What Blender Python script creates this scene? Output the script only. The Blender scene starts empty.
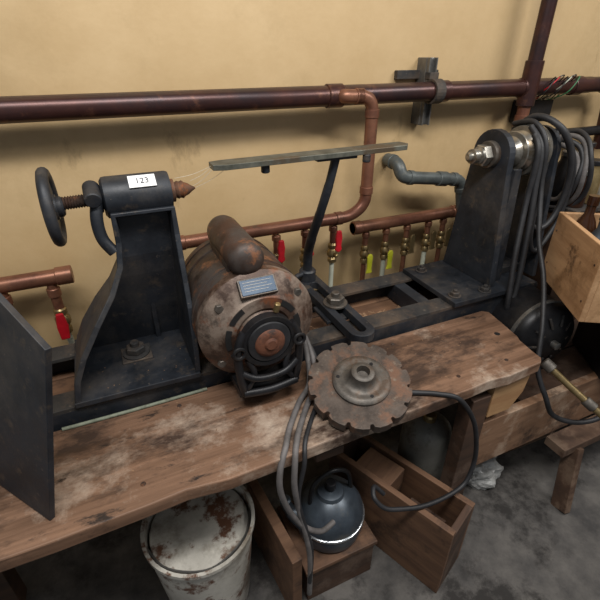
import bpy, bmesh, math, random
from mathutils import Vector, Matrix, Euler
random.seed(4)
scn=bpy.context.scene
try: scn.view_settings.view_transform='Standard'
except Exception: pass
COL=scn.collection
FLOOR=0.15; WALL=1.28

# ---------------------------------------------------------------- materials
def lin(h):
    h=h.lstrip('#'); c=[int(h[i:i+2],16)/255 for i in (0,2,4)]
    return tuple([(x/12.92 if x<=.04045 else ((x+.055)/1.055)**2.4) for x in c]+[1])
def mat(name,c1,c2=None,scale=20,rough=.6,metal=0,bump=.15,c3=None,s3=6,t3=(.52,.62),stretch=(1,1,1),lo=.35,hi=.65,spec=.5,bscale=None,c4=None,s4=3,t4=(.5,.6),rvar=0,st4=(1,1,1),c5=None,s5=3,t5=(.5,.6),st5=(1,1,1)):
    m=bpy.data.materials.new(name); m.use_nodes=True
    nt=m.node_tree; N=nt.nodes; L=nt.links; b=N['Principled BSDF']
    tc=N.new('ShaderNodeTexCoord'); mp=N.new('ShaderNodeMapping'); mp.inputs['Scale'].default_value=stretch
    L.new(tc.outputs['Object'],mp.inputs[0])
    n=N.new('ShaderNodeTexNoise'); n.inputs['Scale'].default_value=scale; n.inputs['Detail'].default_value=9; n.inputs['Roughness'].default_value=.68
    L.new(mp.outputs[0],n.inputs['Vector'])
    r=N.new('ShaderNodeValToRGB'); r.color_ramp.elements[0].position=lo; r.color_ramp.elements[1].position=hi
    r.color_ramp.elements[0].color=lin(c1); r.color_ramp.elements[1].color=lin(c2 or c1)
    L.new(n.outputs[0],r.inputs[0]); out=r.outputs[0]
    def layer(out,c,s,t,off,st=(1,1,1)):
        m2=N.new('ShaderNodeMapping'); m2.inputs['Location'].default_value=(off,off*.7,off*1.3); m2.inputs['Scale'].default_value=st
        L.new(tc.outputs['Object'],m2.inputs[0])
        n2=N.new('ShaderNodeTexNoise'); n2.inputs['Scale'].default_value=s; n2.inputs['Detail'].default_value=8; n2.inputs['Roughness'].default_value=.72
        L.new(m2.outputs[0],n2.inputs['Vector'])
        r2=N.new('ShaderNodeValToRGB'); r2.color_ramp.elements[0].position=t[0]; r2.color_ramp.elements[1].position=t[1]
        L.new(n2.outputs[0],r2.inputs[0])
        mx=N.new('ShaderNodeMix'); mx.data_type='RGBA'
        L.new(r2.outputs[0],mx.inputs[0]); L.new(out,mx.inputs[6]); mx.inputs[7].default_value=lin(c)
        return mx.outputs[2]
    if c3: out=layer(out,c3,s3,t3,0)
    if c4: out=layer(out,c4,s4,t4,5.3,st4)
    if c5: out=layer(out,c5,s5,t5,11.7,st5)
    L.new(out,b.inputs['Base Color'])
    b.inputs['Roughness'].default_value=rough; b.inputs['Metallic'].default_value=metal
    if rvar:
        mr=N.new('ShaderNodeMapRange'); mr.inputs[1].default_value=.3; mr.inputs[2].default_value=.7; mr.inputs[3].default_value=rough-rvar; mr.inputs[4].default_value=rough+rvar
        L.new(n.outputs[0],mr.inputs[0]); L.new(mr.outputs[0],b.inputs['Roughness'])
    b.inputs['Specular IOR Level'].default_value=spec
    if bump:
        bp=N.new('ShaderNodeBump'); bp.inputs['Strength'].default_value=bump; bp.inputs['Distance'].default_value=.004
        if bscale:
            nb=N.new('ShaderNodeTexNoise'); nb.inputs['Scale'].default_value=bscale; nb.inputs['Detail'].default_value=6
            L.new(mp.outputs[0],nb.inputs['Vector']); L.new(nb.outputs[0],bp.inputs['Height'])
        else: L.new(n.outputs[0],bp.inputs['Height'])
        L.new(bp.outputs[0],b.inputs['Normal'])
    return m
M={}
M['wall']=mat('wall_paint','#bb9f74','#c8ad83',3,.5,0,.1,c3='#a98f66',s3=1.6,t3=(.5,.8),bscale=60,c4='#897452',s4=5,t4=(.6,.74),st4=(1,1,.5))
M['floor']=mat('concrete','#3c3a39','#625e5a',9,.85,0,.3,c3='#2a2725',s3=4)
M['steel']=mat('dark_steel','#1a1e24','#2a2e35',14,.52,.2,.18,c3='#4a4643',s3=5,t3=(.5,.74),c4='#544a40',s4=24,t4=(.57,.72),rvar=.12,c5='#6a625a',s5=60,t5=(.64,.72))
M['steeldusty']=mat('dusty_steel','#262628','#3d3b39',18,.7,.2,.15,c3='#5b4d41',s3=8,t3=(.46,.66),c4='#6b6258',s4=30,t4=(.6,.7))
M['black']=mat('black_iron','#141416','#232326',20,.42,.3,.1,c3='#34302d',s3=8,t3=(.5,.7))
M['rubber']=mat('black_rubber','#18181a','#29292c',30,.55,0,.05)
M['cable']=mat('grey_cable','#4c4947','#6b6665',30,.6,0,.05)
M['rust']=mat('rusty_shell','#2e2019','#50372a',16,.55,.25,.35,c3='#47403c',s3=9,t3=(.42,.58),c4='#80553a',s4=22,t4=(.55,.66),rvar=.12,c5='#2a211d',s5=7,t5=(.55,.65))
M['rustface']=mat('motor_bell','#3a2c25','#5e473a',22,.5,.3,.4,c3='#85766a',s3=11,t3=(.45,.62),c4='#74452c',s4=15,t4=(.53,.64),rvar=.12,c5='#2c2420',s5=8,t5=(.56,.66))
M['rusthub']=mat('rust_hub','#4e2e20','#714632',40,.75,.2,.3,c3='#3b2a24',s3=30)
M['rustorange']=mat('orange_rust','#4b382e','#6b4c3a',40,.7,.35,.3,c3='#84502f',s3=50)
M['iron']=mat('worn_iron','#46423e','#706a63',25,.5,.55,.25,c3='#564335',s3=14,t3=(.5,.65))
M['discrust']=mat('disc_iron','#3a312b','#5b5048',30,.6,.3,.5,c3='#6e5140',s3=18,t3=(.48,.62),c4='#807669',s4=30,t4=(.58,.7))
M['bar']=mat('toolrest_bar','#505149','#74746a',26,.42,.45,.15,c3='#5b4f40',s3=9)
M['copper']=mat('copper_main','#3c2624','#573731',12,.34,.5,.06,c3='#34292c',s3=5,t3=(.45,.65),stretch=(.4,1,1),c4='#6d4a3b',s4=14,t4=(.58,.7))
M['copper2']=mat('copper_bright','#754a3c','#956850',10,.4,.5,.06,c3='#54392e',s3=6,t3=(.48,.68),stretch=(.5,1,1),c4='#5d5347',s4=20,t4=(.6,.7))
M['brass']=mat('brass','#7c6b4a','#a08b63',25,.35,.75,.1)
M['steelshiny']=mat('machined_steel','#85827c','#aaa69d',30,.3,.8,.1,c3='#6b5c48',s3=14,t3=(.52,.68))
M['chrome']=mat('chrome','#a4a8ac','#c2c6ca',30,.2,.9,.0)
M['red']=mat('red_vinyl','#a81420','#c41c28',30,.4,0,.05)
M['yellowgreen']=mat('yellow_handle','#9da021','#c2c03a',30,.4,0,.05)
M['greypipe']=mat('grey_pipe','#464b4b','#5d6362',20,.45,.2,.08,c3='#6b6558',s3=12,t3=(.55,.7))
M['galv']=mat('galvanised','#5e5d5b','#7d7b77',35,.4,.6,.08)
WS=(.22,5,5)
M['wood']=mat('plank_wood','#584030','#866650',9,.6,0,.45,c3='#b09e8d',s3=4.5,t3=(.49,.66),stretch=WS,c4='#3b2a20',s4=3.4,t4=(.51,.62),st4=(.8,1.6,1),rvar=.15,c5='#291e18',s5=14,t5=(.6,.68),st5=(.6,1.4,1))
M['woodlight']=mat('plywood','#96704c','#b08b62',9,.65,0,.2,stretch=(.4,3,3),c3='#7c5b40',s3=6)
M['wooddark']=mat('dark_wood','#33251c','#503829',9,.7,0,.25,stretch=(.4,3,3),c3='#5e4c40',s3=6)
M['woodmid']=mat('mid_wood','#543b2b','#75563f',9,.7,0,.25,stretch=(.4,3,3),c3='#433024',s3=6)
M['woodpanel']=mat('panel_wood','#6a4c37','#8b6b52',9,.65,0,.25,stretch=(.4,3,3),c3='#a28a75',s3=6,c4='#443226',s4=5)
M['woody']=mat('drawer_wood','#543b2b','#75563f',9,.7,0,.25,stretch=(3,.4,3),c3='#433024',s3=6)
M['crate']=mat('crate_wood','#a07a56','#bd9770',8,.6,0,.2,stretch=(4,.4,4),c3='#8a6846',s3=5,c4='#5e452f',s4=9,t4=(.6,.7))
M['redwood']=mat('weathered_wood','#3f2d23','#5d4534',12,.7,0,.2,c3='#6e5a4a',s3=6,t3=(.5,.6),c4='#6a2f28',s4=7,t4=(.6,.64))
M['white']=mat('white_enamel','#a39f96','#c6c2b8',8,.45,0,.08,c3='#634433',s3=12,t3=(.52,.59),c4='#7b7468',s4=5,t4=(.5,.66))
M['label']=mat('paper_label','#e6e8ea','#f2f2f2',10,.6,0,0)
M['ink']=mat('ink','#22242c','#22242c',10,.6,0,0)
M['blueplate']=mat('blue_nameplate','#20354b','#33495e',30,.4,.2,0)
M['bluegrey']=mat('bluegrey_enamel','#343b43','#4d565f',10,.35,.35,.05,c3='#5c5a55',s3=9,t3=(.54,.7))
M['greytank']=mat('grey_tank','#65645e','#7e7d77',8,.5,.2,.08,c3='#4c463e',s3=6)
M['plastic']=mat('plastic_film','#8a8a88','#b0b0ae',25,.25,0,.5)
M['pex']=mat('white_tubing','#a3a796','#bfc2b2',10,.4,0,.02)
M['green']=mat('green_wire','#2f6b45','#3c8055',10,.5,0,0)
M['palegreen']=mat('pale_green_rod','#5f6657','#858a78',30,.6,0,.1,c3='#4a4436',s3=20)
M['glass']=mat('brown_glass','#2e1a10','#3c2416',10,.12,0,0)
M['void']=mat('dark_recess','#0c0b0b','#141212',10,.9,0,0)
M['chips']=mat('wood_chips','#6b5038','#94755a',30,.8,0,.2)
M['silk']=mat('cobweb_silk','#b9b2a2','#cfc8b8',30,.8,0,0)

# ---------------------------------------------------------------- builders
def G(name,loc=(0,0,0),rot=(0,0,0)):
    e=bpy.data.objects.new(name,None); e.location=loc; e.rotation_euler=rot; e.empty_display_size=.05
    COL.objects.link(e); return e
def mk(name,v,f,m,par=None,smooth=False,bev=0,loc=None,rot=None):
    me=bpy.data.meshes.new(name); me.from_pydata([tuple(x) for x in v],[],f); me.validate()
    bm=bmesh.new(); bm.from_mesh(me); bmesh.ops.recalc_face_normals(bm,faces=bm.faces); bm.to_mesh(me); bm.free()
    me.materials.append(M[m]); o=bpy.data.objects.new(name,me); COL.objects.link(o)
    if smooth:
        for p in me.polygons: p.use_smooth=True
        try: me.set_sharp_from_angle(angle=math.radians(38))
        except Exception: pass
    if bev:
        b=o.modifiers.new('b','BEVEL'); b.width=bev; b.segments=2; b.limit_method='ANGLE'; b.angle_limit=.6
    if par: o.parent=par
    if loc is not None: o.location=loc
    if rot is not None: o.rotation_euler=rot
    return o
def box(name,lo,hi,m,par=None,bev=.002,rot=None):
    c=Vector([(a+b)/2 for a,b in zip(lo,hi)]); s=[(b-a)/2 for a,b in zip(lo,hi)]
    v=[(x*s[0],y*s[1],z*s[2]) for x in(-1,1) for y in(-1,1) for z in(-1,1)]
    f=[(0,1,3,2),(4,6,7,5),(0,4,5,1),(2,3,7,6),(0,2,6,4),(1,5,7,3)]
    return mk(name,v,f,m,par,bev=bev,loc=c,rot=rot)
def a3(ax,u,v,w):
    return {'x':(w,u,v),'y':(u,w,v),'z':(u,v,w)}[ax]
def poly(name,pts,ax,a,b,m,par=None,bev=.0015,smooth=False,loc=None,rot=None):
    n=len(pts); v=[a3(ax,p[0],p[1],a) for p in pts]+[a3(ax,p[0],p[1],b) for p in pts]
    f=[tuple(range(n)),tuple(range(2*n-1,n-1,-1))]+[(i,(i+1)%n,n+(i+1)%n,n+i) for i in range(n)]
    return mk(name,v,f,m,par,bev=bev,smooth=smooth,loc=loc,rot=rot)
def ring(name,outer,inner,ax,a,b,m,par=None,bev=.001,loc=None,rot=None):
    n=len(outer); v=[]
    for L_ in (outer,inner):
        for w in (a,b): v+= [a3(ax,p[0],p[1],w) for p in L_]
    f=[]
    for i in range(n):
        j=(i+1)%n
        f+=[(i,j,n+j,n+i),(2*n+i,3*n+i,3*n+j,2*n+j),(i,2*n+i,2*n+j,j),(n+i,n+j,3*n+j,3*n+i)]
    return mk(name,v,f,m,par,bev=bev,loc=loc,rot=rot)
def frame(d):
    d=Vector(d).normalized(); u=Vector((0,0,1)) if abs(d.z)<.9 else Vector((1,0,0))
    a=d.cross(u).normalized(); return d,a,d.cross(a).normalized()
def lathe(name,prof,o,d,m,par=None,seg=40,smooth=True):
    d,a,b=frame(d); o=Vector(o); v=[];f=[]
    for r,h in prof:
        for i in range(seg):
            t=2*math.pi*i/seg; v.append(o+d*h+(a*math.cos(t)+b*math.sin(t))*max(r,1e-5))
    for k in range(len(prof)-1):
        for i in range(seg):
            j=(i+1)%seg; f.append((k*seg+i,k*seg+j,(k+1)*seg+j,(k+1)*seg+i))
    f.append(tuple(range(seg))); f.append(tuple(range((len(prof)-1)*seg,len(prof)*seg)))
    return mk(name,v,f,m,par,smooth=smooth)
def cyl(name,p,q,r,m,par=None,seg=28,ch=.002,r2=None):
    p=Vector(p);q=Vector(q);h=(q-p).length; r2=r if r2 is None else r2
    ch=min(ch,h/3,r/3)
    return lathe(name,[(r-ch,0),(r,ch),(r2,h-ch),(r2-ch,h)],p,q-p,m,par,seg)
def catmull(P,k=8,closed=False):
    P=[Vector(p) for p in P]; n=len(P); out=[]
    for i in range(n if closed else n-1):
        if closed: p0,p1,p2,p3=P[(i-1)%n],P[i],P[(i+1)%n],P[(i+2)%n]
        else: p0,p1,p2,p3=P[max(i-1,0)],P[i],P[i+1],P[min(i+2,n-1)]
        for s in range(k):
            t=s/k; out.append(.5*((2*p1)+(p2-p0)*t+(2*p0-5*p1+4*p2-p3)*t*t+(3*p1-p0-3*p2+p3)*t**3))
    if not closed: out.append(P[-1])
    return out
def tube(name,pts,r,m,par=None,seg=12,sm=True,k=8,closed=False,flat=1.0):
    P=catmull(pts,k,closed) if sm else [Vector(p) for p in pts]
    n=len(P); v=[];f=[]; nrm=None
    for i in range(n):
        t=(P[(i+1)%n]-P[i-1]) if closed else (P[min(i+1,n-1)]-P[max(i-1,0)])
        t.normalize()
        if nrm is None: nrm=frame(t)[1]
        nrm=(nrm-t*nrm.dot(t)).normalized(); b=t.cross(nrm)
        rr=r[i*(len(r)-1)//max(n-1,1)] if isinstance(r,(list,tuple)) else r
        for s in range(seg):
            a=2*math.pi*s/seg; v.append(P[i]+nrm*math.cos(a)*rr+b*math.sin(a)*rr*flat)
    for i in range(n if closed else n-1):
        for s in range(seg):
            j=(s+1)%seg; i2=(i+1)%n; f.append((i*seg+s,i*seg+j,i2*seg+j,i2*seg+s))
    if not closed: f+= [tuple(range(seg)),tuple(range((n-1)*seg,n*seg))]
    return mk(name,v,f,m,par,smooth=True)
def elbowpath(pts,R=.03,k=6):
    P=[Vector(p) for p in pts]; out=[P[0]]
    for i in range(1,len(P)-1):
        a=(P[i-1]-P[i]).normalized(); b=(P[i+1]-P[i]).normalized(); r=min(R,(P[i-1]-P[i]).length*.49,(P[i+1]-P[i]).length*.49)
        s=P[i]+a*r; e=P[i]+b*r
        for j in range(k+1):
            t=j/k; out.append(s*(1-t)**2+P[i]*2*t*(1-t)+e*t*t)
    out.append(P[-1]); return out
def pipe(name,pts,r,m,par=None,R=.04,fit=True,seg=20):
    tube(name,elbowpath(pts,R),r,m,par,seg=seg,sm=False)
    if fit:
        P=[Vector(p) for p in pts]
        for i in range(1,len(P)-1):
            for q in (P[i-1],P[i+1]):
                d=(q-P[i])
                if d.length>R*1.6:
                    d.normalize(); cyl(name+'_fitting',P[i]+d*R*.75,P[i]+d*(R*1.25),r*1.14,m,par,ch=.001)
def hexnut(name,c,d,r,h,m,par=None):
    lathe(name,[(r*.9,0),(r,h*.12),(r,h*.85),(r*.88,h)],c,d,m,par,seg=6,smooth=False)
def bolt(name,c,d,r,par,m='steeldusty'):
    c=Vector(c); d=Vector(d).normalized()
    cyl(name+'_washer',c,c+d*r*.25,r*1.5,m,par,ch=.0005)
    hexnut(name+'_nut',c+d*r*.25,d,r*1.1,r*.8,m,par)
    cyl(name+'_stud',c+d*r*.9,c+d*r*1.6,r*.5,m,par,ch=.001)
def arc(cx,cy,r,a0,a1,n):
    return [(cx+r*math.cos(math.radians(a0+(a1-a0)*i/n)),cy+r*math.sin(math.radians(a0+(a1-a0)*i/n))) for i in range(n+1)]
def thread(name,p,q,r,m,par=None,pitch=.005,r2=None):
    p=Vector(p);q=Vector(q);h=(q-p).length;n=int(h/pitch); r2=r if r2 is None else r2; pr=[]
    for i in range(n):
        R=r+(r2-r)*i/n; pr+=[(R*.82,i*pitch),(R,(i+.5)*pitch)]
    pr.append((r2*.82,h)); lathe(name,pr,p,q-p,m,par,seg=24)

# ---------------------------------------------------------------- room
box('wall_back',(-1.6,WALL,FLOOR-.02),(4.2,WALL+.1,2.75),'wall',bev=0)
box('floor',(-1.6,-1.6,FLOOR-.1),(4.2,WALL+.1,FLOOR),'floor',bev=0)
box('wall_right',(4.1,-1.6,FLOOR-.02),(4.2,WALL,2.75),'wall',bev=0)

# ---------------------------------------------------------------- pipes on wall
g=G('copper_water_main')
cyl('pipe_run',(-1.6,1.2,1.335),(1.72,1.2,1.338),.0275,'copper',g,ch=.0)
for x in (.62,1.0,1.37,1.62): cyl('coupling',(x,1.2,1.337),(x+.05,1.2,1.337),.0315,'copper',g)
pipe('branch_drop',[(.66,1.2,1.337),(.66,1.165,1.338),(.752,1.16,1.335),(.752,1.16,1.02),(.70,1.16,.985),(.15,1.16,.985)],.0185,'copper2',g,R=.045)
cyl('end_cap',(.14,1.16,.985),(.17,1.16,.985),.021,'copper2',g)
pipe('right_drop',[(1.72,1.2,1.338),(1.86,1.2,1.338),(1.9,1.2,1.1)],.026,'copper',g,R=.05)
pipe('riser',[(1.40,1.19,1.34),(1.40,1.19,1.20),(1.32,1.19,1.08),(1.32,1.19,.7)],.021,'copper2',g,R=.04)
cyl('tee',(1.40,1.19,1.28),(1.40,1.19,1.42),.03,'copper',g)
cyl('upstand',(1.40,1.19,1.40),(1.40,1.19,2.2),.024,'copper',g)
g=G('pipe_bracket')
box('strut',(.985,1.235,1.235),(1.02,1.28,1.43),'galv',g)
for s in (.987,1.014): box('lip',(s,1.222,1.235),(s+.004,1.238,1.43),'galv',g,bev=0)
ring('clamp',arc(1.2,1.337,.036,0,360,24)[:-1],arc(1.2,1.337,.0285,0,360,24)[:-1],'x',.985,1.02,'steeldusty',g)
box('clamp_ear',(.985,1.21,1.37),(1.02,1.235,1.39),'steeldusty',g)
box('anchor_plate',(.90,1.262,1.37),(1.06,1.28,1.395),'steeldusty',g)

def manifold(name,x0,x1,z,xs,zb,handle):
    g=G(name)
    cyl('header',(x0,1.2,z),(x1,1.2,z),.0205,'copper2',g)
    for x in (x0,x1-.02): cyl('cap',(x,1.2,z),(x+.03,1.2,z),.0235,'copper2',g)
    for i,x in enumerate(xs):
        cyl('riser',(x,1.2,z-.01),(x,1.2,z-.07),.010,'copper2',g)
        cyl('socket',(x,1.2,z-.022),(x,1.2,z-.04),.0135,'copper2',g)
        lathe('valve_body',[(.010,0),(.014,.006),(.014,.016),(.011,.02),(.017,.03),(.017,.04),(.011,.05),(.014,.055),(.014,.066),(.01,.07)],(x,1.2,z-.07),(0,0,-1),'brass',g,seg=20)
        cyl('valve_stem',(x,1.19,z-.105),(x,1.165,z-.105),.006,'brass',g)
        hm=handle[i%len(handle)]; dz=-.045 if hm=='yellowgreen' else 0
        poly('lever',[(x-.011,z-.055+dz),(x-.006,z-.045+dz),(x+.006,z-.045+dz),(x+.011,z-.055+dz),(x+.009,z-.10+dz),(x+.013,z-.118+dz),(x-.013,z-.118+dz),(x-.009,z-.10+dz)],'y',1.158,1.165,hm,g,bev=.003)
        cyl('tail',(x,1.2,z-.14),(x,1.2,zb),.009,'pex' if i%2 else 'copper2',g)
    return g
g=G('valve_manifold')
for i,x in enumerate((.442,.539,.638)):
    cyl('riser',(x,1.16,.965),(x,1.16,.90),.010,'copper2',g)
    cyl('socket',(x,1.16,.962),(x,1.16,.945),.014,'copper2',g)
    lathe('valve_body',[(.010,0),(.015,.006),(.015,.016),(.011,.02),(.018,.03),(.018,.042),(.011,.05),(.015,.055),(.015,.066),(.01,.07)],(x,1.16,.905),(0,0,-1),'brass',g,seg=20)
    cyl('stem',(x,1.15,.87),(x,1.125,.87),.006,'brass',g)
    z0=.03
    poly('lever',[(x-.008,.93+z0),(x+.008,.93+z0),(x+.012,.905+z0),(x+.009,.88+z0),(x+.012,.865+z0),(x,.856+z0),(x-.012,.865+z0),(x-.009,.88+z0),(x-.012,.905+z0)],'y',1.116,1.125,'red',g,bev=.003)
    tube('tail',[(x,1.16,.84),(x,1.16,.7),(x+.02,1.17,.5)],.008,'pex',g)
g=manifold('valve_manifold.001',.735,1.18,.925,(.79,.875,.965,1.06,1.13),.5,['yellowgreen','yellowgreen','brass','brass','brass'])
g=G('wall_manifold')
pipe('header',[(-1.2,1.2,.935),(-.145,1.2,.93)],.021,'copper2',g,fit=False)
cyl('cap',(-.17,1.2,.93),(-.13,1.2,.93),.0245,'copper2',g)
for x in (-.30,-.185):
    cyl('riser',(x,1.2,.92),(x,1.2,.83),.013,'copper2',g); cyl('socket',(x,1.2,.90),(x,1.2,.875),.017,'copper2',g)
    lathe('valve_body',[(.011,0),(.017,.006),(.017,.02),(.013,.024),(.02,.034),(.02,.05),(.013,.06),(.017,.066),(.017,.08),(.01,.085)],(x,1.2,.84),(0,0,-1),'brass',g,seg=20)
    poly('lever',[(x-.008,.84),(x+.01,.84),(x+.015,.80),(x+.01,.76),(x-.012,.76),(x-.014,.80)],'y',1.155,1.165,'red',g,bev=.003)
    tube('tail',[(x,1.2,.76),(x+.01,1.2,.65),(x+.03,1.2,.4)],.009,'pex',g)
g=G('grey_waste_pipe')
pipe('run',[(.90,1.27,1.125),(.895,1.2,1.125),(.90,1.18,1.085),(1.16,1.18,1.05),(1.20,1.18,.9)],.021,'greypipe',g,R=.035)
cyl('hub',(1.05,1.18,1.065),(1.09,1.18,1.0595),.025,'greypipe',g)
g=G('conduit_pipe')
pipe('run',[(1.45,1.2,1.17),(2.6,1.2,1.17)],.018,'black',g,fit=False)
for x in (1.6,2.2): cyl('coupling',(x,1.2,1.17),(x+.04,1.2,1.17),.022,'black',g)
g=G('transformer_box')
box('case',(1.44,1.235,1.215),(1.60,1.28,1.29),'black',g)
for i in range(7):
    x=1.45+.02*i
    tube('wire',[(x,1.25,1.285),(x-.01,1.16,1.32+.02*(i%3)),(x+.03,1.16,1.37),(x+.05,1.25,1.29)],.002,['black','red','black','black','pex','black','green'][i],g,seg=6)

# ---------------------------------------------------------------- bench
g=G('workbench')
for i,(y0,y1) in enumerate(((.83,.93),(.935,1.04),(1.045,1.12))):
    box('top_board',(-.55,y0,.68),(1.16,y1,.715),'woodmid',g)
for x in (-.5,.86):
    for y in (.84,1.05): box('leg',(x,y,FLOOR),(x+.07,y+.06,.68),'wooddark',g)
box('apron',(-.52,.83,.6),(1.12,.85,.68),'wooddark',g)
for x in (-.5,.30):
    box('cross_bearer',(x,.58,.655),(x+.07,1.1,.68),'wooddark',g)
    box('packing',(x,.60,.68),(x+.07,.828,.7175),'wooddark',g)
# plank
g=G('bench_plank')
pts=[(-.55,.553),(-.2,.548),(-.05,.551),(.02,.555),(.1,.545),(.22,.548),(.4,.553),(.52,.550),(.7,.552),(.76,.556),(.82,.549),(.935,.556),(.952,.57),(.955,.60),(.965,.65),(.975,.67),(.985,.72),(1.0,.80),(.985,.815),(.6,.813),(.2,.816),(-.2,.812),(-.55,.813)]
poly('board',pts,'z',.718,.75,'wood',g,bev=.003)
for x,y in ((.63,.78),(.86,.60),(-.05,.60),(.05,.78),(.45,.58),(.70,.60)): cyl('nail',(x,y,.749),(x,y,.7515),.005,'rust',g,ch=.0005)
cyl('drilled_hole',(.93,.70,.7495),(.93,.70,.7505),.008,'void',g,ch=.0001)
v=[];f=[]
def chip(x,y,z,s):
    a=random.uniform(0,6.28); w=s*random.uniform(.2,.5); k=len(v)
    dx,dy=math.cos(a)*s,math.sin(a)*s; ex,ey=-math.sin(a)*w,math.cos(a)*w; h=s*.25
    for (p,q) in ((-1,-1),(1,-1),(1,1),(-1,1)): v.append((x+dx*p+ex*q,y+dy*p+ey*q,z))
    for (p,q) in ((-.8,-.6),(.9,-.8),(.7,.8),(-.9,.6)): v.append((x+dx*p+ex*q,y+dy*p+ey*q,z+h*random.uniform(.6,1.4)))
    f.extend([(k,k+3,k+2,k+1),(k+4,k+5,k+6,k+7)]+[(k+i,k+(i+1)%4,k+4+(i+1)%4,k+4+i) for i in range(4)])
for i in range(60): chip(random.uniform(-.3,.9),random.uniform(.57,.80),.7502,random.uniform(.001,.003))
for i in range(110): chip(random.uniform(.35,.85),random.uniform(.89,1.0),.7152,random.uniform(.002,.014))
for i in range(16): chip(random.uniform(-.13,.1),random.uniform(.82,.93),.8032,random.uniform(.001,.002))
mk('wood_debris',v,f,'chips')

# lathe bed
g=G('lathe_bed')
for y0,y1,s in ((.822,.882,1),(1.02,1.08,-1)):
    box('rail_flange',(-.30,y0,.78),(1.22,y1,.79),'steeldusty',g,bev=.001)
    yy=y0 if s>0 else y1-.01
    box('rail_web',(-.30,yy,.7155),(1.22,yy+.01,.7805),'steel',g,bev=.001)
for x in (-.30,.33,.80,1.17): box('cross_tie',(x,.832,.72),(x+.04,1.07,.78),'steel',g)
g=G('welding_rod')
tube('rod',[(-.19,.806,.754),(-.05,.804,.754),(.12,.806,.754)],.004,'palegreen',g,k=3)

# ---------------------------------------------------------------- tailstock
g=G('lathe_tailstock')
poly('base_plate',[(-.155,.815),(.112,.81),(.112,1.075),(-.155,1.075)],'z',.79,.803,'steel',g)
lev=[(1.165,.0,.118,.905,.945),(1.11,.0,.118,.90,.947),(1.06,-.008,.117,.885,.95),(1.01,-.035,.116,.865,.96),(.96,-.075,.114,.84,.975),(.90,-.115,.112,.825,.99),(.85,-.138,.110,.818,1.005),(.802,-.148,.108,.816,1.02)]
v=[];f=[]
for z,xl,xr,yf,yw in lev: v+=[(xl,yf,z),(xl+.004,yw,z),(xr-.004,yw,z),(xr,yf,z)]
for i in range(len(lev)-1):
    for j in range(3): a=i*4+j; f.append((a,a+1,a+5,a+4))
f.append((0,1,2,3))
o=mk('casting',v,f,'steel',g); s=o.modifiers.new('s','SOLIDIFY'); s.thickness=.012; s.offset=0; b=o.modifiers.new('b','BEVEL'); b.width=.002;b.segments=2
poly('rear_rib',[(.945,1.15),(1.0,1.10),(1.065,.80),(1.0,.80)],'x',.04,.052,'steel',g)
lathe('quill_barrel',[(.034,0),(.041,.005),(.042,.012),(.042,.128),(.040,.134),(.028,.136)],(-.012,.95,1.19),(1,0,0),'steel',g)
lathe('rear_collar',[(.026,0),(.028,.004),(.028,.02),(.02,.022),(.02,.035)],(-.034,.95,1.19),(1,0,0),'steel',g)
thread('feed_screw',(-.10,.95,1.188),(-.03,.95,1.19),.0135,'rust',g)
lathe('cup_centre',[(.024,0),(.024,.008),(.016,.010),(.019,.016),(.017,.02),(.019,.026),(.015,.03),(.012,.038),(.006,.046),(.0015,.054)],(.123,.95,1.19),(1,0,0),'rustorange',g)
c=Vector((-.105,.95,1.183)); R=.066
tube('handwheel_rim',[c+Vector((0,math.cos(a)*R,math.sin(a)*R)) for a in [i*2*math.pi/24 for i in range(24)]],.011,'steel',g,closed=True,k=2)
lathe('handwheel_dish',[(.012,-.010),(.024,-.010),(.026,.0),(.03,.004),(.064,.002),(.064,-.004),(.03,-.004)],c,(-1,0,0),'steel',g)
lathe('handwheel_hub',[(.018,0),(.02,.004),(.02,.03),(.016,.034)],c-Vector((.012,0,0)),(1,0,0),'steel',g)
tube('clamp_lever',[(-.02,.93,1.20),(-.03,.915,1.16),(-.028,.91,1.12),(-.012,.905,1.09)],.012,'steel',g)
cyl('lever_boss',(-.028,.95,1.215),(-.028,.90,1.20),.016,'steel',g)
bolt('hold_down_bolt',(-.015,.945,.806),(0,0,1),.021,g)
box('slot_washer',(-.05,.912,.802),(.02,.978,.807),'steeldusty',g)
a=math.radians(50)
lb=box('number_label',(-.026,-.001,-.014),(.026,.001,.014),'label',g,bev=0); lb.location=(.068,.95-.0432*math.cos(a),1.19+.0432*math.sin(a)); lb.rotation_euler=(-a,0,0)
tc=bpy.data.curves.new('label_text','FONT'); tc.body='123'; tc.size=.018; tc.align_x='CENTER'; tc.align_y='CENTER'; tc.extrude=.0002; tc.materials.append(M['ink'])
to=bpy.data.objects.new('label_text',tc); COL.objects.link(to); to.parent=g
to.location=(.068,.95-.0448*math.cos(a),1.19+.0448*math.sin(a)); to.rotation_euler=(math.pi/2-a,0,0)

# ---------------------------------------------------------------- motor
mc=Vector((.236,0,.918)); g=G('electric_motor',(-.0095,.030,-.0553)); g.scale=(1.07,1.0,1.07)
def my(y,dz=0): return Vector((mc.x,y,mc.z+dz))
lathe('stator_shell',[(.112,0),(.12,.004),(.1215,.01),(.1215,.20),(.118,.206)],my(.745),(0,1,0),'rust',g,seg=64)
lathe('front_bell',[(.020,.004),(.046,.004),(.052,.010),(.058,.006),(.080,.008),(.086,.016),(.096,.020),(.108,.032),(.118,.040),(.124,.046),(.124,.068),(.120,.07)],my(.69),(0,1,0),'rustface',g,seg=64)
for y in (.79,.90): lathe('shell_seam',[(.121,0),(.1235,.001),(.1235,.005),(.121,.006)],my(y),(0,1,0),'rust',g,seg=64)
lathe('rear_bell',[(.123,0),(.122,.02),(.10,.045),(.06,.055),(.03,.056)],my(.94),(0,1,0),'rust',g,seg=64)
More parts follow.
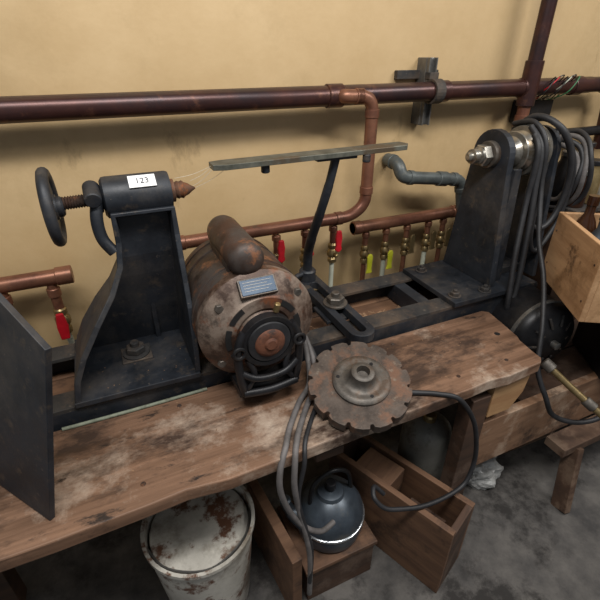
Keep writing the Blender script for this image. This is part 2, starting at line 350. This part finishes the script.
for a0,a1 in ((-12,22),(32,58),(122,150),(160,195),(205,222)):
    pts=arc(mc.x,mc.z,.079,a0,a1,8)+arc(mc.x,mc.z,.068,a1,a0,8)
    poly('vent',pts,'y',.6955,.70,'void',g,bev=0)
for a in (40,140,215,325):
    a=math.radians(a); c=Vector((mc.x+.105*math.cos(a),.722,mc.z+.105*math.sin(a))); hexnut('through_bolt',c,(0,-1,0),.009,.010,'iron',g)
lathe('rubber_ring',[(.030,0),(.043,.002),(.047,.01),(.047,.03),(.034,.034)],my(.660),(0,1,0),'rubber',g)
lathe('bearing_cap',[(.004,-.006),(.010,-.006),(.014,-.002),(.024,-.002),(.030,.002),(.032,.008),(.032,.03)],my(.656),(0,1,0),'rusthub',g)
cyl('oil_cup',(mc.x+.02,.68,mc.z+.055),(mc.x+.024,.676,mc.z+.075),.006,'brass',g)
ring('cradle_ring',arc(mc.x,mc.z,.056,0,360,36)[:-1],arc(mc.x,mc.z,.046,0,360,36)[:-1],'y',.664,.686,'black',g)
for sx in (-1,1):
    tube('cradle_arm',[(mc.x+sx*.048,.672,mc.z+.03),(mc.x+sx*.062,.668,mc.z+.0),(mc.x+sx*.064,.668,mc.z-.04),(mc.x+sx*.060,.668,mc.z-.085),(mc.x+sx*.054,.672,.802)],.0085,'black',g)
    tube('cradle_brace',[(mc.x+sx*.045,.672,mc.z-.035),(mc.x+sx*.033,.668,mc.z-.07),(mc.x+sx*.046,.668,mc.z-.10),(mc.x+sx*.056,.672,.802)],.006,'black',g)
    tube('clip_ring',[(mc.x+sx*.062+.011*math.cos(t*.785),.660,mc.z-.008+.011*math.sin(t*.785)) for t in range(8)],.0035,'black',g,closed=True,k=3,seg=8)
tube('cradle_lower_loop',[(mc.x-.062,.668,mc.z-.06),(mc.x-.035,.663,mc.z-.078),(mc.x,.661,mc.z-.083),(mc.x+.035,.663,mc.z-.078),(mc.x+.062,.668,mc.z-.06)],.0075,'black',g)
tube('cradle_bottom_bar',[(mc.x-.058,.668,.804),(mc.x,.664,.800),(mc.x+.058,.668,.804)],.009,'black',g)
box('mount_foot',(mc.x-.066,.674,.7905),(mc.x+.066,.95,.799),'black',g)
for sx in (-1,1): box('foot_rail',(mc.x+sx*.058-.008,.67,.797),(mc.x+sx*.058+.008,.94,.812),'black',g)
lathe('capacitor_can',[(.012,-.006),(.026,-.002),(.034,.008),(.036,.02),(.036,.185),(.034,.197),(.026,.205),(.01,.208)],(mc.x-.012,.735,mc.z+.144),(0,1,0),'rust',g,seg=32)
box('capacitor_saddle',(mc.x-.045,.77,mc.z+.105),(mc.x+.02,.92,mc.z+.13),'rust',g,bev=.004)
e=G('nameplate_mount',(mc.x-.004,.7125,mc.z+.099),(math.radians(-48),0,0)); e.parent=g
box('nameplate_edge',(-.037,-.006,-.0185),(.037,.006,.0185),'iron',e,bev=.001); box('nameplate',(-.034,-.0075,-.016),(.034,.0,.016),'blueplate',e,bev=.001)
for i,z in enumerate((.010,.004,-.002,-.008)): box('plate_text',(-.028,-.0080,z-.0005),(.028-.009*(i%2),-.007,z+.0005),'galv',e,bev=0)
box('terminal_box',(mc.x+.095,.76,mc.z-.07),(mc.x+.13,.83,mc.z-.02),'rust',g,bev=.004)

# ---------------------------------------------------------------- tool rest
g=G('lathe_tool_rest')
poly('rest_bar',[(.213,.92),(.213,.957),(.24,.964),(.73,.987),(.736,.955),(.72,.935),(.24,.912)],'z',1.229,1.241,'bar',g,bev=.001)
tube('post',[(.52,1.10,.84),(.515,1.085,.92),(.505,1.04,.99),(.505,.99,1.08),(.515,.965,1.16),(.525,.952,1.232)],[.014,.014,.013,.012,.011,.010],'steel',g)
for x in (.335,.60):
    cyl('rest_bolt',(x,.935,1.229),(x,.935,1.210),.010,'steel',g)
box('top_web',(.47,.944,1.219),(.58,.962,1.229),'steel',g)
lathe('post_socket',[(.026,0),(.026,.05),(.022,.055)],(.52,1.10,.805),(0,0,1),'steel',g)
cyl('socket_screw',(.52,1.10,.85),(.47,1.08,.85),.007,'steel',g)
def stad(r,L0,L1,n=10):
    return arc(0,L1,r,0,180,n)+arc(0,L0,r,180,360,n)
ring('slotted_arm',stad(.036,0,.33),stad(.014,.0,.27),'z',0,.024,'steel',g,bev=.002,loc=(.528,.79,.800),rot=(0,0,math.radians(1)))
bolt('arm_bolt',(.528,.93,.824),(0,0,1),.023,g,'iron')
box('clamp_block',(.48,.885,.79),(.58,.975,.80),'steel',g)
cyl('clamp_stud',(.528,.93,.72),(.528,.93,.80),.012,'steel',g)
g=G('cobweb')
for a_,b_ in (((.214,.93,1.231),(.172,.948,1.195)),((.216,.95,1.231),(.168,.955,1.205)),((.25,.94,1.229),(.176,.95,1.190)),((.214,.94,1.235),(.135,.945,1.216))):
    a_=Vector(a_);b_=Vector(b_); tube('strand',[a_,(a_+b_)/2-Vector((0,0,.004)),b_],.0004,'silk',g,seg=5,k=4)

# ---------------------------------------------------------------- headstock
g=G('lathe_headstock')
poly('base_plate',[(.865,.812),(1.20,.812),(1.20,1.07),(.865,1.07)],'z',.79,.806,'steel',g)
for x,y in ((.895,.85),(.91,1.03),(1.0,.835)): bolt('base_bolt',(x,y,.806),(0,0,1),.013,g)
AZ=1.19
prof=[(.845,.806),(.882,AZ-.02)]+arc(.95,AZ,.068,180,0,14)+[(1.018,AZ-.02),(1.06,.806)]
poly('front_cheek',prof,'x',1.028,1.05,'steel',g)
poly('front_flange',[(1.05,.806),(1.10,.806),(1.075,AZ-.03),(1.05,AZ-.03)],'y',.87,.882,'steel',g)
poly('rear_cheek',prof,'x',1.215,1.23,'steel',g)
box('tie_plate',(1.04,.90,.806),(1.22,1.0,.83),'steel',g)
lathe('bearing_boss',[(.036,0),(.038,.004),(.038,.018)],(1.012,.95,AZ),(1,0,0),'iron',g)
cyl('spindle',(.99,.95,AZ),(1.29,.95,AZ),.016,'steelshiny',g)
hexnut('spindle_nut',(.985,.95,AZ),(1,0,0),.031,.026,'steelshiny',g)
lathe('spindle_nose',[(.008,0),(.013,.004),(.013,.012),(.020,.014),(.020,.03),(.016,.032),(.024,.036),(.024,.045)],(.942,.95,AZ),(1,0,0),'steelshiny',g)
pr=[(.02,0)]; x=.0
for r in (.042,.056,.070):
    pr+=[(r,x),(r+.002,x+.003),(r-.010,x+.014),(r-.010,x+.018),(r+.002,x+.029),(r,x+.032)]; x+=.034
pr+=[(.074,x),(.074,x+.01),(.02,x+.012)]
lathe('step_pulley',pr,(1.075,.95,AZ),(1,0,0),'steelshiny',g)

# belts
g=G('drive_belt')
def bl(n,p,r=.0085): tube(n,p,r,'rubber',g,seg=10,k=8)
bl('belt_a',[(1.125,.90,1.245),(1.12,.87,1.20),(1.118,.865,1.07),(1.085,.83,.93),(1.065,.80,.82),(1.06,.79,.76),(1.075,.80,.735),(1.10,.805,.80),(1.12,.83,.95),(1.135,.86,1.1),(1.14,.88,1.21),(1.14,.93,1.262)])
bl('belt_b',[(1.15,1.0,1.26),(1.15,.93,1.272),(1.155,.88,1.22),(1.16,.86,1.10),(1.13,.80,.97),(1.10,.73,.88),(1.04,.65,.78),(1.0,.60,.68),(1.01,.555,.60),(1.05,.54,.53),(1.12,.51,.50),(1.19,.49,.51),(1.2,.5,.56)],.0075)
bl('belt_c',[(1.165,1.01,1.24),(1.175,.95,1.285),(1.20,.88,1.26),(1.25,.86,1.18),(1.27,.86,1.08),(1.25,.86,1.0),(1.20,.86,.97),(1.16,.87,1.0),(1.15,.88,1.10),(1.165,.885,1.20)],.009)
bl('belt_d',[(1.185,1.0,1.25),(1.19,.94,1.28),(1.22,.88,1.25),(1.27,.86,1.16),(1.285,.86,1.07),(1.27,.86,.97),(1.2,.85,.90),(1.17,.86,.95),(1.18,.88,1.10),(1.19,.89,1.2)],.008)

# ---------------------------------------------------------------- notched disc
g=G('notched_cutter_disc',(.431,.632,.797),(math.radians(14),math.radians(-5),0))
out=[]; n=14
for i in range(n):
    a=360/n*i
    for da,r in ((0,.114),(4,.117),(12,.1175),(19,.117),(20.3,.107),(23.4,.106),(24.6,.113)):
        t=math.radians(a+da); out.append((r*math.cos(t),r*math.sin(t)))
poly('disc_body',out,'z',-.017,.008,'discrust',g,bev=.0015)
lathe('flange',[(.066,0),(.066,.006),(.060,.011),(.052,.012),(.046,.010),(.040,.012),(.032,.016),(.027,.024),(.026,.034),(.022,.037),(.015,.037),(.013,.02),(.005,.019)],(.004,0,.008),(0,0,1),'iron',g,seg=48)
lathe('hub_underside',[(.03,0),(.035,.01),(.04,.02)],(0,0,-.028),(0,0,1),'discrust',g)
for i in range(3):
    t=math.radians(30+120*i); cyl('flange_hole',(.05*math.cos(t),.05*math.sin(t),.0185),(.05*math.cos(t),.05*math.sin(t),.0205),.004,'black',g,ch=.0002)

# ---------------------------------------------------------------- cords
g=G('motor_power_cord')
tube('cord_1',[(.365,.81,.87),(.362,.76,.80),(.342,.71,.765),(.300,.672,.757),(.25,.61,.757),(.222,.565,.757),(.20,.54,.73),(.195,.53,.68),(.215,.53,.60),(.25,.525,.53),(.29,.525,.49),(.33,.54,.478)],.0065,'cable',g)
tube('cord_2',[(.37,.83,.86),(.378,.77,.80),(.358,.705,.765),(.320,.665,.757),(.272,.605,.757),(.243,.56,.757),(.23,.537,.73),(.225,.528,.68),(.235,.53,.60),(.25,.52,.50),(.255,.51,.42),(.25,.50,.30)],.0065,'cable',g)
tube('cord_3',[(.375,.85,.84),(.390,.78,.79),(.368,.70,.763),(.337,.655,.757),(.292,.60,.757),(.263,.56,.756),(.25,.535,.725),(.235,.53,.62),(.26,.515,.46),(.25,.50,.35)],.005,'rubber',g)
g=G('extension_cord')
tube('cord',[(.54,.60,.757),(.57,.585,.757),(.605,.565,.757),(.65,.54,.745),(.70,.528,.67),(.73,.525,.584),(.745,.525,.50),(.72,.515,.44),(.66,.51,.425),(.58,.51,.43),(.51,.52,.445),(.47,.53,.46),(.45,.55,.485),(.465,.575,.49),(.49,.565,.46)],.006,'rubber',g)

# ---------------------------------------------------------------- leaning plate
v=[(-.205,.588,.752),(-.355,.788,.752),(-.241,.764,1.218),(-.12,.57,1.10)]
nn=(Vector(v[1])-Vector(v[0])).cross(Vector(v[3])-Vector(v[0])).normalized()*.010
v2=[Vector(a)+nn for a in v]
mk('steel_plate',v+v2,[(0,1,2,3),(7,6,5,4),(0,4,5,1),(1,5,6,2),(2,6,7,3),(3,7,4,0)],'steel',bev=.001)

# ---------------------------------------------------------------- side bench & right clutter
g=G('side_bench')
for i in range(5):
    y0=.60+.13*i; box('top_board',(.98,y0,.53),(2.3,min(y0+.126,1.15),.56),'wooddark',g)
box('front_apron',(.80,.575,.385),(2.3,.60,.565),'woodpanel',g)
box('post',(.735,.565,FLOOR),(.795,.61,.68),'wooddark',g)
box('post',(.98,.95,FLOOR),(1.04,1.01,.53),'wooddark',g)
box('post',(2.2,.602,FLOOR),(2.26,.66,.53),'wooddark',g)
box('post',(2.2,1.09,FLOOR),(2.26,1.14,.53),'wooddark',g)
g=G('wood_block')
poly('block',[(.80,.60),(.80,.7175),(.925,.7175),(.915,.65),(.88,.60)],'y',.565,.70,'woodlight',g)
box('block_side',(.93,.61,.60),(.965,.72,.7175),'woodmid',g)
g=G('sawhorse')
def leg(n,p,q,w,m):
    p=Vector(p);q=Vector(q);d,a,b=frame(q-p); vv=[]
    for c in (p,q):
        for s,t in ((-1,-1),(1,-1),(1,1),(-1,1)): vv.append(c+a*s*w+b*t*w*.5)
    mk(n,vv,[(0,1,2,3),(7,6,5,4),(0,4,5,1),(1,5,6,2),(2,6,7,3),(3,7,4,0)],m,g,bev=.002)
for x in (1.19,1.75):
    leg('leg',(x,.52,.36),(x-.05,.46,FLOOR),.026,'redwood'); leg('leg',(x,.60,.36),(x-.03,.72,FLOOR),.026,'redwood')
box('beam',(1.12,.505,.35),(1.9,.572,.382),'redwood',g)
# crate
ang=math.atan2(-.52,.855)
g=G('wooden_crate',(1.026,.555,.85),(0,0,ang))
Lx,Ly,H=.34,.275,.20
box('side_left',(0,0,0),(.014,Ly,H),'crate',g); box('side_right',(Lx-.014,0,0),(Lx,Ly,H),'crate',g)
box('side_near',(.014,0,0),(Lx-.014,.014,H),'crate',g); box('side_far',(.014,Ly-.014,0),(Lx-.014,Ly,H),'crate',g)
box('bottom',(.014,.014,0),(Lx-.014,Ly-.014,.012),'crate',g)
for y in (.02,Ly-.02):
    for z in (.05,.15): cyl('nail',(-.001,y,z),(.002,y,z),.003,'rust',g,ch=.0003)
g=G('tool_box',(1.13,.60,.56),(0,0,ang))
box('case',(0.14,.05,0),(.40,.26,.27),'black',g,bev=.006); box('lid',(.135,.045,.27),(.405,.265,.289),'steeldusty',g,bev=.004); box('latch',(.25,.04,.22),(.29,.05,.29),'galv',g)
R3=Matrix.Rotation(ang,3,'Z')
def cl(x,y,z): return Vector((1.026,.555,.85))+R3@Vector((x,y,z))
g=G('bottles_and_jars')
for x,y,r,h,m in ((.055,.225,.03,.25,'glass'),(.13,.22,.027,.29,'black'),(.20,.2,.034,.26,'galv'),(.27,.2,.03,.27,'glass'),(.06,.15,.030,.23,'bluegrey'),(.06,.07,.03,.235,'glass'),(.16,.1,.034,.24,'brass'),(.25,.1,.033,.25,'black'),(.3,.05,.02,.23,'white')):
    lathe('bottle',[(r*.9,0),(r,.004),(r,h*.62),(r*.75,h*.72),(r*.4,h*.8),(r*.4,h*.9),(r*.48,h*.9),(r*.48,h),(r*.4,h)],cl(x,y,.0125),(0,0,1),m,g,seg=24)
g=G('black_motor')
lathe('shell',[(.02,-.01),(.045,-.008),(.06,0),(.10,.012),(.113,.03),(.115,.05),(.115,.16),(.10,.18),(.04,.19)],(1.135,.67,.682),(.1,1,0),'black',g,seg=48)
for i in range(10):
    a=2*math.pi*i/10; cyl('vent_rib',(1.135+.055*math.cos(a),.664,.682+.055*math.sin(a)),(1.136+.09*math.cos(a),.676,.682+.09*math.sin(a)),.004,'steeldusty',g,ch=.001)
lathe('hub',[(.008,-.03),(.012,-.028),(.012,-.01),(.03,-.008),(.034,.0)],(1.135,.67,.682),(.1,1,0),'galv',g)
lathe('end_band',[(.114,0),(.118,.001),(.118,.012),(.114,.013)],(1.139,.71,.682),(.1,1,0),'galv',g)
box('foot',(1.07,.68,.56),(1.21,.82,.575),'black',g)
g=G('paint_can')
x,y,r,h=1.42,1.09,.055,.28
lathe('can',[(r*.97,0),(r,.004),(r,h-.01),(r*1.03,h-.006),(r*1.03,h),(r*.95,h),(r*.95,h-.006),(.01,h-.006)],(x,y,.56),(0,0,1),'galv',g)
tube('bail',[(x-r,y,.56+h*.85),(x-r*.6,y-.03,.56+h+.03),(x+r*.6,y-.03,.56+h+.03),(x+r,y,.56+h*.85)],.002,'galv',g,seg=6)
g=G('fan_housing')
fc=Vector((2.05,1.03,.92)); fd=Vector((-.5,-.8,.2))
lathe('shell',[(.05,0),(.12,.01),(.15,.04),(.15,.09),(.12,.13),(.05,.14)],fc,fd,'black',g)
for i in range(5):
    r=.03*i+.02; tube('guard',[fc+fd.normalized()*.145+(frame(fd)[1]*math.cos(a)+frame(fd)[2]*math.sin(a))*r for a in [j*math.pi/8 for j in range(16)]],.002,'galv',g,closed=True,k=2,seg=6)
cyl('stand',(2.05,1.03,.56),(2.05,1.03,.80),.03,'black',g); cyl('base',(2.05,1.03,.56),(2.05,1.03,.58),.1,'black',g)
g=G('storage_box')
box('carton',(1.33,.84,.56),(1.78,1.0,1.0),'wooddark',g); box('lid',(1.32,.835,1.0),(1.79,1.005,1.015),'steeldusty',g)
def jar(x,y,r,h,m,ml): 
    lathe('jar',[(r*.9,0),(r,.004),(r,h*.8),(r*.8,h*.9),(r*.8,h)],(x,y,1.015),(0,0,1),m,g,seg=24); cyl('jar_lid',(x,y,1.015+h),(x,y,1.03+h),r*.85,ml,g)
jar(1.36,.88,.028,.10,'glass','galv'); jar(1.43,.90,.034,.12,'brass','black'); jar(1.51,.89,.03,.10,'white','black'); jar(1.60,.9,.035,.14,'glass','red'); jar(1.70,.9,.03,.11,'bluegrey','galv')
jar(1.38,.955,.03,.14,'black','galv'); jar(1.47,.965,.026,.16,'glass','black')
g=G('pipe_clamp')
tube('bar',[(1.02,.585,.69),(1.05,.53,.65),(1.09,.45,.60),(1.12,.40,.565)],.0095,'brass',g); cyl('head',(1.015,.598,.697),(1.025,.572,.683),.016,'iron',g); cyl('collar',(1.07,.49,.625),(1.082,.465,.61),.014,'iron',g); cyl('foot_end',(1.118,.405,.568),(1.13,.385,.555),.014,'iron',g)
# coil of hose hanging behind the belts on the rear cheek
g=G('hose_coil')
for i in range(4):
    rr=.085+.012*i; cx=1.30+.012*i
    tube('turn',[(cx+.01*math.sin(3*t*.5236+i),.93+rr*.75*math.cos(t*.5236),1.115+rr*math.sin(t*.5236)) for t in range(12)],.0075,'rubber' if i%2 else 'cable',g,closed=True,k=5,seg=10)

# ---------------------------------------------------------------- below bench
g=G('enamel_bucket')
lathe('shell',[(.10,0),(.105,.004),(.13,.30),(.136,.302),(.136,.312),(.128,.312),(.10,.02),(.01,.015)],(.04,.69,FLOOR),(0,0,1),'white',g,seg=48)
tube('bail',[(.04-.13,.69,.44),(.04-.09,.61,.45),(.04,.57,.45),(.04+.09,.61,.45),(.17,.69,.44)],.003,'galv',g,seg=6)
cyl('lid',(.04,.69,.40),(.04,.69,.44),.120,'white',g)
g=G('metal_kettle')
k=Vector((.375,.64,.30))
lathe('body',[(.075,0),(.088,.01),(.095,.05),(.088,.095),(.066,.125),(.038,.14),(.034,.15),(.02,.155)],k,(0,0,1),'bluegrey',g,seg=40)
lathe('rim_band',[(.093,0),(.096,.002),(.096,.008),(.093,.010)],k+Vector((0,0,.06)),(0,0,1),'chrome',g,seg=40)
cyl('knob',k+Vector((0,0,.155)),k+Vector((0,0,.18)),.014,'black',g)
tube('spout',[k+Vector((-.07,-.02,.05)),k+Vector((-.105,.03,.09)),k+Vector((-.115,.035,.13))],[.02,.015,.011],'bluegrey',g)
tube('handle',[k+Vector((-.06,0,.10)),k+Vector((-.05,0,.19)),k+Vector((.0,0,.22)),k+Vector((.05,0,.19)),k+Vector((.065,0,.10))],.006,'black',g)
g=G('wooden_box')
box('block',(.27,.55,FLOOR),(.47,.74,.285),'wooddark',g); box('lid',(.262,.542,.285),(.475,.748,.299),'woodmid',g)
g=G('wooden_drawer',(.60,.42,FLOOR),(0,0,math.radians(23)))
W_=.14
box('side_a',(0,0,0),(.018,.39,.27),'woody',g); box('side_b',(W_-.018,0,0),(W_,.39,.25),'woody',g); box('end_far',(.018,.372,0),(W_-.018,.39,.25),'wooddark',g); box('end_near',(.018,0,0),(W_-.018,.018,.25),'wooddark',g)
box('base',(.018,.018,0),(W_-.018,.372,.01),'wooddark',g)
box('stacked_block',(.025,.20,.010),(.115,.32,.24),'woodmid',g); box('stacked_block',(.03,.05,.010),(.105,.16,.16),'wooddark',g)
g=G('steel_tank',)
lathe('tank',[(.065,0),(.074,.01),(.076,.03),(.076,.27),(.068,.31),(.045,.33),(.02,.335)],(.748,.71,FLOOR),(0,0,1),'greytank',g)
lathe('neck',[(.02,0),(.02,.02),(.016,.025)],(.748,.71,FLOOR+.33),(0,0,1),'brass',g)
g=G('wood_offcut')
box('plank_a',(.205,.53,FLOOR),(.232,.80,.40),'woodmid',g,rot=(0,0,.1))
bm=bmesh.new(); bmesh.ops.create_icosphere(bm,subdivisions=4,radius=1)
for q in bm.verts:
    nse=math.sin(q.co.x*7+q.co.y*5)*.12+math.sin(q.co.y*11+q.co.z*6)*.08+random.uniform(-.04,.04)
    q.co*=1+nse; q.co=Vector((q.co.x*.09,q.co.y*.07,max(q.co.z*.05,-.03)))
me=bpy.data.meshes.new('plastic_bag'); bm.to_mesh(me); bm.free(); me.materials.append(M['plastic'])
o=bpy.data.objects.new('plastic_bag',me); COL.objects.link(o); o.location=(.98,.68,FLOOR+.03)

# ---------------------------------------------------------------- light
def area(n,loc,tgt,e,sx,sy,c):
    l=bpy.data.lights.new(n,'AREA'); l.shape='RECTANGLE'; l.size=sx;l.size_y=sy;l.energy=e;l.color=c
    o=bpy.data.objects.new(n,l); COL.objects.link(o); o.location=loc; o.rotation_euler=(Vector(tgt)-Vector(loc)).to_track_quat('-Z','Y').to_euler()
area('ceiling_light',(.1,.0,2.6),(.3,.9,.8),38,1.4,.25,(1,.975,.94))
area('ceiling_light.001',(2.0,-.3,2.6),(1.0,1.0,.8),29,1.2,.25,(1,.975,.94))
w=bpy.data.worlds.new('w'); scn.world=w; w.use_nodes=True; w.node_tree.nodes['Background'].inputs[0].default_value=(.9,.95,1,1); w.node_tree.nodes['Background'].inputs[1].default_value=.22
# ---------------------------------------------------------------- camera
cd=bpy.data.cameras.new('camera'); cd.sensor_width=36; cd.lens=433/600*36; cd.clip_start=.02
co=bpy.data.objects.new('camera',cd); COL.objects.link(co); co.location=(0,0,1.45); co.rotation_euler=(math.radians(60),0,math.radians(-24.2))
scn.camera=co
